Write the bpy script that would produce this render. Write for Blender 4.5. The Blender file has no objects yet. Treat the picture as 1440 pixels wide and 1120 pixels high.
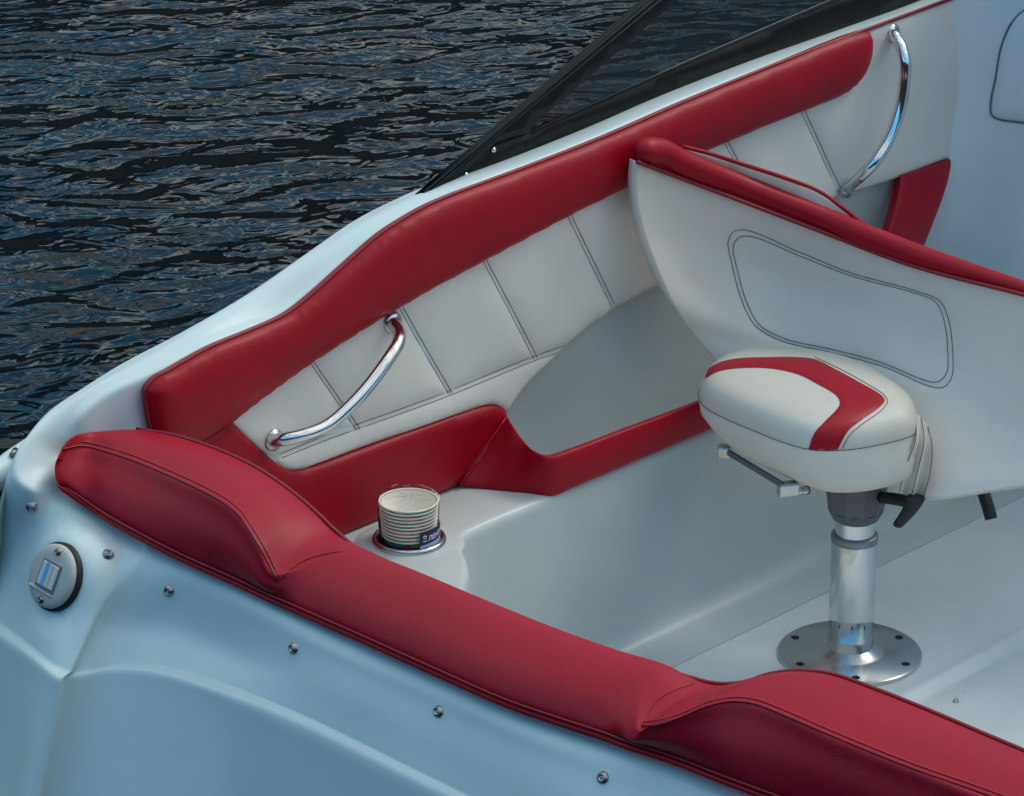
import bpy, bmesh, math, random
import numpy as np
from mathutils import Vector, Matrix, geometry
from mathutils.bvhtree import BVHTree
random.seed(4)
S = bpy.context.scene
COL = S.collection
R = math.radians

# ------------------------------------------------------------------ camera
# world frame: X = across the boat, Y = towards the bow, Z = up, origin at the seat's floor flange
CAM = Vector((2.5215, -3.2761, 2.031)); YAW = R(43.866); PITCH = R(22); FPX = 4800.0
cd = bpy.data.cameras.new('camera'); cam = bpy.data.objects.new('camera', cd); COL.objects.link(cam)
cam.location = CAM; cam.rotation_euler = (R(90) - PITCH, 0, YAW)
cd.sensor_width = 36; cd.lens = 36 * FPX / 1440; cd.clip_start = 0.05; cd.clip_end = 2000
S.camera = cam
MW = Matrix.Translation(CAM) @ cam.rotation_euler.to_matrix().to_4x4()
RM = MW.to_3x3()
def ray(x, y): return RM @ Vector(((x - 720) / FPX, -(y - 560) / FPX, -1.0))
def P(x, y, X=None, Y=None, Z=None):
    """point of the real plane X=, Y= or Z= seen at a place of the photograph"""
    d = ray(x, y)
    i, v = (0, X) if X is not None else (1, Y) if Y is not None else (2, Z)
    return CAM + d * ((v - CAM[i]) / d[i])

# ------------------------------------------------------------------ world, sun, exposure
SUN_AZ, SUN_EL = R(75), R(50)          # azimuth measured from +X towards +Y
W = bpy.data.worlds.new('World'); S.world = W; W.use_nodes = True
nt = W.node_tree; N = nt.nodes; L = nt.links; N.clear()
out = N.new('ShaderNodeOutputWorld'); bg = N.new('ShaderNodeBackground')
sky = N.new('ShaderNodeTexSky'); sky.sky_type = 'NISHITA'; sky.sun_disc = False
sky.sun_elevation = SUN_EL; sky.sun_rotation = R(90) - SUN_AZ
tc = N.new('ShaderNodeTexCoord')
def wmath(op, a, b=None, c=None):
    n = N.new('ShaderNodeMath'); n.operation = op
    for i, v in enumerate((a, b, c)):
        if v is None: continue
        if isinstance(v, (int, float)): n.inputs[i].default_value = v
        else: L.new(v, n.inputs[i])
    return n.outputs[0]
def wramp(fac, stops):
    n = N.new('ShaderNodeValToRGB'); e = n.color_ramp.elements
    while len(e) < len(stops): e.new(0.5)
    for q, (p, c) in zip(e, stops): q.position = p; q.color = c if len(c) == 4 else (*c, 1)
    L.new(fac, n.inputs[0]); return n.outputs[0]
def wmix(f, a, b):
    n = N.new('ShaderNodeMix'); n.data_type = 'RGBA'
    L.new(f, n.inputs['Factor'])
    for k, v in ((6, a), (7, b)):
        if isinstance(v, tuple): n.inputs[k].default_value = (*v, 1)
        else: L.new(v, n.inputs[k])
    return n.outputs[2]
sep = N.new('ShaderNodeSeparateXYZ'); L.new(tc.outputs['Generated'], sep.inputs[0])
# broken cloud
cm = N.new('ShaderNodeMapping'); cm.inputs['Scale'].default_value = (1, 1, 2.2); L.new(tc.outputs['Generated'], cm.inputs[0])
cn = N.new('ShaderNodeTexNoise'); cn.inputs["Scale"].default_value = 5.0; cn.inputs["Detail"].default_value = 3; cn.inputs['Roughness'].default_value = .55
L.new(cm.outputs[0], cn.inputs[0])
# heavier cloud cover overhead and away from the stern (towards +X+Y)
side = wmath('ADD', wmath('MULTIPLY', sep.outputs[0], .12), wmath('ADD', wmath('MULTIPLY', sep.outputs[1], .11), wmath('MULTIPLY', sep.outputs[2], .20)))
side = wmath('SUBTRACT', side, wmath('MULTIPLY', wmath('MAXIMUM', wmath('SUBTRACT', wmath('SUBTRACT', sep.outputs[1], sep.outputs[0]), .7), 0), .29))
side = wmath('SUBTRACT', side, wmath('MULTIPLY', wmath('MAXIMUM', wmath('SUBTRACT', wmath('SUBTRACT', sep.outputs[0], sep.outputs[1]), .35), 0), .14))
cf = wmath('ADD', cn.outputs[0], wmath('ADD', side, wmath('ADD', wmath('MULTIPLY', wmath('MAXIMUM', wmath('MULTIPLY', sep.outputs[0], -1), 0), .27), -.060)))
cov = wramp(cf, [(.56, (0, 0, 0)), (.60, (1, 1, 1))])
cc = wramp(cf, [(.57, (7.4, 8.0, 8.0)), (.68, (9.5, 10.1, 10.0)), (.82, (16, 16.8, 16.5))])
skyc = N.new('ShaderNodeMix'); skyc.data_type = 'RGBA'; skyc.blend_type = 'MULTIPLY'; skyc.inputs['Factor'].default_value = 1
L.new(sky.outputs[0], skyc.inputs[6]); tint = wmix(wmath('MULTIPLY', wmath('MAXIMUM', wmath('SUBTRACT', wmath('ADD', .25, wmath('MULTIPLY', sep.outputs[0], .05)), sep.outputs[1]), 0), .9), (.54, 1.27, 1.40), (1.5, 4.2, 4.45))
L.new(tint, skyc.inputs[7])
c1 = wmix(cov, skyc.outputs[2], cc)
# low skyline of trees and banks round the harbour
sm = N.new('ShaderNodeTexNoise'); sm.inputs['Scale'].default_value = 7; sm.inputs['Detail'].default_value = 5; L.new(tc.outputs['Generated'], sm.inputs[0])
hz = wmath('SUBTRACT', wmath('SUBTRACT', sep.outputs[2], wmath('ADD', wmath('MULTIPLY', sep.outputs[0], -.10), wmath('MULTIPLY', wmath('MAXIMUM', wmath('SUBTRACT', wmath('SUBTRACT', sep.outputs[0], sep.outputs[1]), .5), 0), .32))), wmath('MULTIPLY', sm.outputs[0], .36))
hm = wramp(hz, [(.0, (0, 0, 0)), (.05, (1, 1, 1))])
c2 = wmix(hm, (.20, .24, .26), c1)
L.new(c2, bg.inputs[0]); bg.inputs[1].default_value = 0.10; L.new(bg.outputs[0], out.inputs[0])
sd = bpy.data.lights.new('sun', 'SUN'); sun = bpy.data.objects.new('sun', sd); COL.objects.link(sun)
sd.energy = 1.15; sd.angle = R(20); sd.color = (1, .95, .88)
sdir = Vector((math.cos(SUN_EL) * math.cos(SUN_AZ), math.cos(SUN_EL) * math.sin(SUN_AZ), math.sin(SUN_EL)))
sun.rotation_euler = sdir.to_track_quat('Z', 'Y').to_euler(); sun.location = (3, 3, 6)
S.view_settings.view_transform = 'Standard'; S.view_settings.look = 'None'; S.view_settings.gamma = 1
S.view_settings.exposure = 0.0
S.render.engine = 'CYCLES'; S.cycles.use_denoising = True; S.cycles.max_bounces = 8

# ------------------------------------------------------------------ materials
def mat(name, col, rough=.5, metal=0, coat=0, bump=None, var=0, specks=0, **kw):
    m = bpy.data.materials.new(name); m.use_nodes = True; t = m.node_tree; b = t.nodes['Principled BSDF']
    b.inputs['Base Color'].default_value = (*col, 1); b.inputs['Roughness'].default_value = rough
    b.inputs['Metallic'].default_value = metal; b.inputs['Coat Weight'].default_value = coat; b.inputs['Coat Roughness'].default_value = .12
    for k, v in kw.items(): b.inputs[k.replace('_', ' ')].default_value = v
    c = t.nodes.new('ShaderNodeTexCoord')
    if var:
        n = t.nodes.new('ShaderNodeTexNoise'); n.inputs['Scale'].default_value = 9; n.inputs['Detail'].default_value = 5
        t.links.new(c.outputs['Object'], n.inputs[0])
        r = t.nodes.new('ShaderNodeValToRGB'); r.color_ramp.elements[0].position = .3; r.color_ramp.elements[1].position = .7
        r.color_ramp.elements[0].color = (*[x * (1 - var) for x in col], 1); r.color_ramp.elements[1].color = (*[min(1, x * (1 + var)) for x in col], 1)
        t.links.new(n.outputs[0], r.inputs[0]); t.links.new(r.outputs[0], b.inputs['Base Color'])
        q = t.nodes.new('ShaderNodeMapRange'); q.inputs[3].default_value = rough * .85; q.inputs[4].default_value = rough * 1.15
        t.links.new(n.outputs[0], q.inputs[0]); t.links.new(q.outputs[0], b.inputs['Roughness'])
    if specks:
        v = t.nodes.new('ShaderNodeTexVoronoi'); v.inputs['Scale'].default_value = 34; t.links.new(c.outputs['Object'], v.inputs['Vector'])
        th = t.nodes.new('ShaderNodeMath'); th.operation = 'LESS_THAN'; th.inputs[1].default_value = .035; t.links.new(v.outputs['Distance'], th.inputs[0])
        sp = t.nodes.new('ShaderNodeSeparateColor'); t.links.new(v.outputs['Color'], sp.inputs[0])
        g = t.nodes.new('ShaderNodeMath'); g.operation = 'GREATER_THAN'; g.inputs[1].default_value = 1 - specks; t.links.new(sp.outputs[0], g.inputs[0])
        ml = t.nodes.new('ShaderNodeMath'); ml.operation = 'MULTIPLY'; t.links.new(th.outputs[0], ml.inputs[0]); t.links.new(g.outputs[0], ml.inputs[1])
        mx = t.nodes.new('ShaderNodeMix'); mx.data_type = 'RGBA'; t.links.new(ml.outputs[0], mx.inputs['Factor']); mx.inputs[7].default_value = (.08, .05, .035, 1)
        src = b.inputs['Base Color'].links[0].from_socket; t.links.new(src, mx.inputs[6]); t.links.new(mx.outputs[2], b.inputs['Base Color'])
    if bump:
        prev = None
        for kind, sc, st, dist in bump:
            n = t.nodes.new('ShaderNodeTexVoronoi' if kind == 'v' else 'ShaderNodeTexNoise'); n.inputs['Scale'].default_value = sc
            t.links.new(c.outputs['Object'], n.inputs['Vector'])
            k = t.nodes.new('ShaderNodeBump'); k.inputs['Strength'].default_value = st; k.inputs['Distance'].default_value = dist
            t.links.new(n.outputs[0], k.inputs['Height'])
            if prev: t.links.new(prev.outputs[0], k.inputs['Normal'])
            prev = k
        t.links.new(prev.outputs[0], b.inputs['Normal'])
    return m
GEL = mat('gelcoat', (.60, .695, .68), .42, coat=.06, var=.02, bump=[('n', 700, .10, .001)])
LINER = mat('liner_gelcoat', (.52, .55, .53), .42, coat=.1, var=.04, specks=.06, bump=[('n', 5, .12, .01), ('n', 700, .12, .001)])
leather = [('n', 14, .25, .004), ('n', 55, .10, .002), ('v', 620, .18, .0011)]
RED = mat('red_vinyl', (.345, .001, .012), .40, var=.06, bump=leather, Specular_IOR_Level=.24)
BOLR = mat('red_bolster_vinyl', (.35, .004, .018), .46, var=.07, bump=leather, Specular_IOR_Level=.26)
CONS = mat('console_gelcoat', (.74, .77, .79), .4, coat=.08, var=.02)
REDP = mat('red_piping', (.24, .003, .014), .45)
GREY = mat('pale_vinyl', (.76, .705, .64), .55, var=.03, bump=leather)
GREYB = mat('grey_vinyl', (.74, .66, .58), .6, var=.03, bump=leather)
WHITEV = mat('cream_vinyl', (.60, .56, .485), .5, var=.03, bump=leather)
THREAD = mat('thread', (.15, .065, .065), .8)
REDTH = mat('red_thread', (.42, .03, .05), .7)
STEEL = mat('polished_steel', (.72, .72, .72), .12, 1)
BRUSH = mat('brushed_steel', (.58, .58, .58), .25, 1, var=.08, bump=[('n', 60, .1, .001)])
ALU = mat('worn_aluminium', (.70, .71, .72), .09, 1, var=.10, bump=[('n', 80, .1, .001)])
CAST = mat('cast_grey', (.14, .14, .15), .6, .3, var=.15)
BLACK = mat('black_frame', (.004, .005, .006), .42, Specular_IOR_Level=.2)
SCREW = mat('aged_screw', (.36, .34, .31), .32, 1, var=.3)
RUB = mat('black_rubber', (.01, .01, .012), .6)
PLAST = mat('pale_grey_plastic', (.50, .49, .44), .5, var=.05)
DARK = mat('hole_shade', (.01, .01, .01), .9)  # black colour standing in for the shade inside openings
LINE = mat('grey_line', (.16, .17, .18), .7)
CLEAR = mat('clear_lens', (.62, .64, .66), .35, coat=.1)
PAPER = mat('white_paper', (.92, .85, .73), .6, var=.03)

# ------------------------------------------------------------------ object helpers
def obj(name, verts, faces, m, parent=None, smooth=True):
    me = bpy.data.meshes.new(name); me.from_pydata([tuple(v) for v in verts], [], faces); me.update()
    if smooth: me.polygons.foreach_set('use_smooth', [True] * len(me.polygons))
    if m: me.materials.append(m)
    o = bpy.data.objects.new(name, me); COL.objects.link(o)
    if parent: o.parent = parent
    return o
def empty(name, label, cat, group=None):
    o = bpy.data.objects.new(name, None); COL.objects.link(o); o['label'] = label; o['category'] = cat
    if group: o['group'] = group
    o.empty_display_size = .05
    return o
def cat(pts, n, closed=False):
    """Catmull-Rom through points (tuples or Vectors of any length); n samples per span"""
    A = [np.array(p, float) for p in pts]; m = len(A); res = []
    for i in range(m if closed else m - 1):
        p1, p2 = A[i], A[(i + 1) % m]
        p0 = A[(i - 1) % m] if closed or i > 0 else 2 * p1 - p2
        p3 = A[(i + 2) % m] if closed or i < m - 2 else 2 * p2 - p1
        d1 = max(np.linalg.norm(p1 - p0), 1e-9) ** .5; d2 = max(np.linalg.norm(p2 - p1), 1e-9) ** .5; d3 = max(np.linalg.norm(p3 - p2), 1e-9) ** .5
        m1 = (p2 - p1) + d2 * ((p1 - p0) / d1 - (p2 - p0) / (d1 + d2)); m2 = (p2 - p1) + d2 * ((p3 - p2) / d3 - (p3 - p1) / (d2 + d3))
        for k in range(n):
            t = k / n
            res.append((2 * t**3 - 3 * t * t + 1) * p1 + (t**3 - 2 * t * t + t) * m1 + (-2 * t**3 + 3 * t * t) * p2 + (t**3 - t * t) * m2)
    if not closed: res.append(A[-1])
    return res
def grid(name, cols, m, parent, nc=5, nr=4, smooth=True, flip=False):
    """smooth surface through columns of control points"""
    c2 = [cat(c, nr) for c in cols]; rows = [cat([c[i] for c in c2], nc) for i in range(len(c2[0]))]
    h, w = len(rows), len(rows[0]); V = [p for r in rows for p in r]
    F = []
    for i in range(h - 1):
        for j in range(w - 1):
            q = (i * w + j, i * w + j + 1, (i + 1) * w + j + 1, (i + 1) * w + j)
            F.append(q[::-1] if flip else q)
    return obj(name, V, F, m, parent, smooth)
def sweep_data(path, rad, seg=10, caps=True, sq=1.0):
    P_ = [Vector(p) for p in path]; n = len(P_); V = []; F = []
    rf = (lambda t: rad) if isinstance(rad, (int, float)) else rad
    up = Vector((0, 0, 1)); t0 = (P_[1] - P_[0]).normalized()
    if abs(t0.dot(up)) > .9: up = Vector((1, 0, 0))
    a = t0.cross(up).normalized()
    for i, p in enumerate(P_):
        t = (P_[min(i + 1, n - 1)] - P_[max(i - 1, 0)]).normalized()
        a = (a - t * a.dot(t)).normalized(); b = t.cross(a)
        r = rf(i / (n - 1))
        for k in range(seg):
            w = 2 * math.pi * k / seg; V.append(p + a * math.cos(w) * r + b * math.sin(w) * r * sq)
    for i in range(n - 1):
        for k in range(seg): F.append((i * seg + k, i * seg + (k + 1) % seg, (i + 1) * seg + (k + 1) % seg, (i + 1) * seg + k))
    if caps: F.append(tuple(range(seg))[::-1]); F.append(tuple((n - 1) * seg + k for k in range(seg)))
    return V, F
def tube(name, path, rad, m, parent, seg=10, n=6, sq=1.0):
    V, F = sweep_data(cat(path, n) if n else path, rad, seg, True, sq); return obj(name, V, F, m, parent)
def tubes(name, paths, rad, m, parent, seg=6, n=5):
    for p in paths:
        V, F = sweep_data(cat(p, n) if n else p, rad, seg); o = obj(name, V, F, m, parent)
    return o
def lathe(name, prof, m, parent, loc=(0, 0, 0), axis=None, seg=40, close=False):
    V = []; F = []; n = len(prof)
    M = Matrix.Translation(loc) @ ((Vector(axis).to_track_quat('Z', 'Y').to_matrix().to_4x4()) if axis is not None else Matrix())
    for r, z in prof:
        for k in range(seg): w = 2 * math.pi * k / seg; V.append(M @ Vector((r * math.cos(w), r * math.sin(w), z)))
    for i in range(n - 1):
        for k in range(seg): F.append((i * seg + k, i * seg + (k + 1) % seg, (i + 1) * seg + (k + 1) % seg, (i + 1) * seg + k))
    o = obj(name, V, F, m, parent)
    return o
def autosmooth(o, ang=35):
    me = o.data; bm = bmesh.new(); bm.from_mesh(me); bmesh.ops.remove_doubles(bm, verts=bm.verts, dist=1e-6)
    bmesh.ops.recalc_face_normals(bm, faces=bm.faces)
    for e in bm.edges:
        if len(e.link_faces) == 2 and e.calc_face_angle(0) > R(ang): e.smooth = False
    bm.to_mesh(me); bm.free(); return o
def bvh(o):
    return BVHTree.FromPolygons([v.co.copy() for v in o.data.vertices], [tuple(p.vertices) for p in o.data.polygons])
def hit(tree, x, y):
    d = ray(x, y).normalized(); r = tree.ray_cast(CAM, d)
    if r[0] is None: return None
    n = r[1] if r[1].dot(d) < 0 else -r[1]
    return r[0], n
def on(tree, pts, n=6, lift=.0006, closed=False):
    res = []
    for p in cat(pts, n, closed):
        h = hit(tree, p[0], p[1])
        if h: res.append(h[0] + h[1] * lift)
    if closed and res: res.append(res[0])
    return res
def outline(pts, n=5):
    """closed outline; a point with third value 1 is a sharp corner"""
    pts = list(pts); k = next((i for i, p in enumerate(pts) if len(p) > 2), None)
    if k is None: return [tuple(p) for p in cat(pts, n, True)]
    pts = pts[k:] + pts[:k] + [pts[k]]; runs = []; cur = [pts[0][:2]]
    for p in pts[1:]:
        cur.append(p[:2])
        if len(p) > 2: runs.append(cur); cur = [p[:2]]
    res = []
    for r in runs: res += [tuple(p) for p in cat(r, n)][:-1]
    return res
def fill(poly, step):
    """triangulate a 2-D polygon with inner grid points; returns verts, faces, n boundary, distance to the boundary"""
    A = np.array(poly); n = len(A)
    lo, hi = A.min(0), A.max(0); B = np.roll(A, -1, 0)
    gx, gy = np.meshgrid(np.arange(lo[0] + step / 2, hi[0], step), np.arange(lo[1] + step / 2, hi[1], step))
    gx = gx + (np.arange(gx.shape[0]) % 2)[:, None] * step / 2
    G = np.stack([gx.ravel(), gy.ravel()], 1)
    def dist(Q):
        d = np.full(len(Q), 1e9)
        for a, b in zip(A, B):
            ab = b - a; t = np.clip(((Q - a) @ ab) / max(ab @ ab, 1e-12), 0, 1); d = np.minimum(d, np.linalg.norm(Q - (a + t[:, None] * ab), axis=1))
        return d
    ins = np.zeros(len(G), bool)
    for a, b in zip(A, B):
        c = (a[1] > G[:, 1]) != (b[1] > G[:, 1])
        x = a[0] + (G[:, 1] - a[1]) * (b[0] - a[0]) / np.where(abs(b[1] - a[1]) < 1e-12, 1e-12, b[1] - a[1]); ins ^= c & (G[:, 0] < x)
    G = G[ins]; d = dist(G); k = d > step * .35; G = G[k]; d = d[k]
    V = [Vector(p) for p in A] + [Vector(p) for p in G]
    r = geometry.delaunay_2d_cdt(V, [(i, (i + 1) % n) for i in range(n)], [list(range(n))], 1, 1e-7)
    vs = np.array([tuple(v) for v in r[0]]); return vs, [tuple(f) for f in r[2]], dist(vs)
def slab(name, poly, place, m, parent, H=.01, r=.03, back=.01, step=.008, extra=None, base=0):
    """upholstered or plain plate: place(u, v, h) gives the 3-D point at height h above the real surface"""
    vs, fs, d = fill(poly, step)
    t = np.clip(d / r, 0, 1); h = base + H * np.sqrt(np.clip(1 - (1 - t) ** 2, 0, 1))
    if extra is not None: h = h + extra(vs, d)
    V = [place(a, b, c) for (a, b), c in zip(vs, h)]; F = list(fs)
    cnt = {}
    for f in fs:
        for i in range(len(f)): e = (f[i], f[(i + 1) % len(f)]); cnt[tuple(sorted(e))] = cnt.get(tuple(sorted(e)), []) + [e]
    nb = {}
    for k, e in cnt.items():
        if len(e) == 1:
            a, b = e[0]
            for q in (a, b):
                if q not in nb: nb[q] = len(V); V.append(place(vs[q][0], vs[q][1], -back))
            F.append((b, a, nb[a], nb[b]))
    o = obj(name, V, F, m, parent)
    bm = bmesh.new(); bm.from_mesh(o.data); bmesh.ops.recalc_face_normals(bm, faces=bm.faces); bm.to_mesh(o.data); bm.free()
    return o
XS = -.35
def pxYZ(pts, X=XS):
    r = []
    for p in pts:
        q = P(p[0], p[1], X=X); r.append((q.y, q.z) + tuple(p[2:]))
    return r
def draped(name, pts, tree, m, parent, step=5, lift=.001, H=.0, r=8, n=5):
    """thin piece laid over an existing surface"""
    vs, fs, d = fill(outline(pts, n), step)
    t = np.clip(d / r, 0, 1); hh = lift + H * np.sqrt(np.clip(1 - (1 - t) ** 2, 0, 1)); V = []; ok = []
    for (a, b), c in zip(vs, hh):
        q = hit(tree, a, b)
        V.append(q[0] + q[1] * c if q else Vector((0, 0, -9))); ok.append(bool(q))
    F = [f for f in fs if all(ok[i] for i in f)]; top = len(V)
    nv = [Vector(v) for v in V]
    o = obj(name, nv, F, m, parent)
    bm = bmesh.new(); bm.from_mesh(o.data)
    bmesh.ops.delete(bm, geom=[v for v in bm.verts if not v.link_faces], context='VERTS')
    bmesh.ops.recalc_face_normals(bm, faces=bm.faces)
    f0 = bm.faces[:][0] if len(bm.faces) else None
    if f0 and f0.normal.dot(CAM - f0.calc_center_median()) < 0: bmesh.ops.reverse_faces(bm, faces=bm.faces)
    bm.to_mesh(o.data); bm.free(); return o

# ================================================================== water
bm = bmesh.new()
v = [bm.verts.new(p) for p in ((-400, -400, -.25), (400, -400, -.25), (400, 400, -.25), (-400, 400, -.25))]
bm.faces.new(v); me = bpy.data.meshes.new('water'); bm.to_mesh(me); bm.free()
water = bpy.data.objects.new('water', me); COL.objects.link(water); water['kind'] = 'structure'
m = bpy.data.materials.new('harbour_water'); m.use_nodes = True; t = m.node_tree; b = t.nodes['Principled BSDF']
b.inputs['Base Color'].default_value = (.001, .004, .006, 1); b.inputs['Roughness'].default_value = .02; b.inputs['IOR'].default_value = 1.333; b.inputs['Specular IOR Level'].default_value = .42
c = t.nodes.new('ShaderNodeTexCoord')
def tm(op, a, b_=None):
    n = t.nodes.new('ShaderNodeMath'); n.operation = op
    for i, v_ in enumerate((a, b_)):
        if v_ is None: continue
        if isinstance(v_, (int, float)): n.inputs[i].default_value = v_
        else: t.links.new(v_, n.inputs[i])
    return n.outputs[0]
def wave(rot, sx, sy, det, dis, ro=.5):
    mp = t.nodes.new('ShaderNodeMapping'); mp.vector_type = 'TEXTURE'; mp.inputs['Rotation'].default_value = (0, 0, R(rot)); mp.inputs['Scale'].default_value = (1 / sx, 1 / sy, 1)
    t.links.new(c.outputs['Object'], mp.inputs[0])
    n = t.nodes.new('ShaderNodeTexNoise'); n.inputs['Scale'].default_value = 1; n.inputs['Detail'].default_value = det; n.inputs['Distortion'].default_value = dis; n.inputs['Roughness'].default_value = ro
    t.links.new(mp.outputs[0], n.inputs[0]); return n.outputs[0]
h = tm('ADD', tm('MULTIPLY', wave(60, .8, 1.6, 1, .3), .050), tm('MULTIPLY', wave(56, 3.4, 5.4, .8, 1.2), .026))
h = tm('ADD', h, tm('MULTIPLY', wave(62, 9, 13, 1.0, 2.4, .4), .0042))
bp = t.nodes.new('ShaderNodeBump'); bp.inputs['Distance'].default_value = 1; bp.inputs['Strength'].default_value = 1
t.links.new(h, bp.inputs['Height']); t.links.new(bp.outputs[0], b.inputs['Normal']); me.materials.append(m)

# ================================================================== motorboat
boat = empty('motorboat', 'white fibreglass motorboat with red and pale grey vinyl trim, floating on dark rippled water', 'boat')
# ---- hull with gunwale cap, corner pillar and transom
def V3(*a): return Vector(a)
cols = []
def side_col(ip, op, iz, ox=None, oz=None):
    I = P(*ip, X=-.355) if iz is None else P(*ip, Z=iz)
    O = P(*op, Z=oz) if oz else V3(ox, I.y, I.z - .02)
    return I, O
def column(I, O, F, C, B, lip=.011):
    d = (O - I); d.z = 0; d.normalize(); mid = I.lerp(O, .5) + V3(0, 0, .004)
    out_ = (C - O); out_.z = 0
    out_ = out_.normalized() if out_.length > 1e-4 else d
    return [I + V3(0, 0, -.22) - d * .004, I + V3(0, 0, -.06) - d * .002, I + V3(0, 0, -.008), I + d * .003 + V3(0, 0, -.001), I + d * .012 + V3(0, 0, .001), mid,
            O - d * .013, O - d * .003 + V3(0, 0, -.003), O + (F - O).normalized() * .013 + d * .001, F.lerp(O, .5), F, C + (F - C) * .5, C + (F - C) * .12, C + (F - C).normalized() * .001, C + out_ * lip * .75 + V3(0, 0, -.0015), C + out_ * lip + (B - C) * .02, C + out_ * lip + (B - C) * .10, B.lerp(C, .5) + out_ * lip, B + out_ * lip, B + (B - C) * 1.1 + out_ * lip]
def hidden(I, O, ox, oy):
    return column(I, O, O + V3(ox * .03, oy * .03, -.10), O + V3(ox * .05, oy * .05, -.2), O + V3(ox * .0, oy * .02, -.55))
for ip in ((1700, -140), (1500, -62), (1340, 0), (1215, 45), (1080, 93), (960, 140), (850, 188), (740, 232), (670, 258)):
    I = P(*ip, X=-.355); O = I + V3(-.075, 0, -.012); cols.append(hidden(I, O, -1, 0))
for ip, op, oz in (((600, 290), (560, 274), .65), ((540, 322), (497, 306), .643), ((480, 372), (425, 355), .625), ((405, 435), (345, 410), .60), ((290, 485), (250, 465), .58), ((215, 525), (170, 507), .562)):
    I = P(*ip, X=-.355); O = P(*op, Z=oz); cols.append(hidden(I, O, -1, 0))
for ip, iz, op, oz, ox, oy in (((150, 556), .548, (112, 543), .55, -.9, -.3), ((117, 584), .532, (68, 573), .538, -.75, -.6), ((103, 610), .512, (40, 605), .525, -.6, -.8), ((98, 636), .491, (22, 635), .51, -.55, -.85)):
    cols.append(hidden(P(*ip, Z=iz), P(*op, Z=oz), ox, oy))
def tcol(ip, iz, op, oz, f, fy, c_, cy, b_, by): cols.append(column(P(*ip, Z=iz), P(*op, Z=oz), P(*f, Y=fy), P(*c_, Y=cy), P(*b_, Y=by)))
tcol((102, 650), .482, (18, 668), .49, (-22, 770), -1.06, (-40, 850), -1.09, (-110, 1180), -1.10)
tcol((108, 664), .470, (45, 690), .475, (8, 790), -1.082, (-5, 876), -1.118, (-60, 1180), -1.17)
tcol((118, 682), .445, (78, 698), .458, (48, 800), -1.098, (42, 910), -1.142, (0, 1180), -1.20)
tcol((130, 690), .445, (118, 722), .443, (92, 832), -1.106, (76, 937), -1.153, (28, 1180), -1.22)
tcol((190, 728), .43, (180, 758), .429, (124, 856), -1.102, (90, 944), -1.150, (44, 1180), -1.215)
tcol((205, 735), .428, (198, 768), .427, (136, 863), -1.097, (99, 945), -1.146, (54, 1180), -1.21)
tcol((212, 740), .428, (205, 772), .427, (143, 866), -1.090, (106, 945), -1.137, (62, 1180), -1.20)
tcol((240, 760), .425, (222, 781), .424, (162, 872), -1.076, (126, 943), -1.122, (92, 1180), -1.183)
tcol((280, 780), .42, (252, 796), .421, (205, 880), -1.054, (170, 936), -1.094, (160, 1180), -1.155)
tcol((320, 800), .418, (290, 812), .418, (255, 892), -1.041, (225, 938), -1.074, (228, 1180), -1.13)
tcol((365, 820), .415, (338, 834), .415, (315, 915), -1.034, (300, 958), -1.060, (310, 1180), -1.105)
for ip, op, c_, cy in (((500, 885), (480, 901), (430, 1010), -1.05), ((630, 945), (614, 958), (600, 1093), -1.05), ((775, 1005), (757, 1021), (760, 1170), -1.048),
                       ((980, 1070), (965, 1088), (965, 1262), -1.04), ((1120, 1125), (1105, 1141), (1110, 1330), -1.035), ((1400, 1230), (1390, 1252), (1400, 1450), -1.02), ((1700, 1340), (1690, 1370), (1700, 1570), -1.0), ((2500, 1640), (2490, 1672), (2500, 1870), -.95)):
    I, O, C_ = P(*ip, Z=.408), P(*op, Z=.408), P(*c_, Y=cy)
    cols.append(column(I, O, O.lerp(C_, .55) + V3(0, -.002, 0), C_, C_ + V3(0, -.066, -.32)))
hull = grid('hull', cols, GEL, boat, nc=6, nr=3)
T_hull = bvh(hull)
# ---- cockpit liner: ledge, wall, fillet
edge = [(-.236, 1.0), (-.236, .4), (-.236, -.1), (-.236, -.22), (-.236, -.28), (-.236, -.333), (-.237, -.40), (-.237, -.455), (-.232, -.497), (-.213, -.524), (-.186, -.543), (-.155, -.570), (-.124, -.606), (-.085, -.64), (0, -.66), (.3, -.67), (.8, -.65), (2.2, -.6)]
nrm = []
for i, p in enumerate(edge):
    a = Vector(edge[max(i - 1, 0)]); b_ = Vector(edge[min(i + 1, len(edge) - 1)]); t_ = (b_ - a).normalized(); nrm.append(Vector((-t_.y, t_.x)))  # into the cockpit
cols = []
for (x, y), n2 in zip(edge, nrm):
    q = lambda d, z: V3(x + n2.x * d, y + n2.y * d, z)
    k = 1 if y > -.5 and x < -.2 else 1.6
    wide = V3(-.366, y, .17 if y > -.25 else .262) if y > -.45 and x < -.2 else (V3(-.366, min(y, -.5) - .06, .262) if x < -.2 else V3(x - .1, -1.0, .262))
    cols.append([wide, wide.lerp(q(-.02, .265), .5), q(-.012, .266), q(-.004, .265), q(.001, .259), q(.002, .24), q(.002, .14), q(.003, .03), q(.008, .012), q(.022, .002), q(.05, 0.0005), q(.09, .0002)])
liner = grid('cockpit_liner', cols, LINER, boat, nc=5, nr=3)
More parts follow.
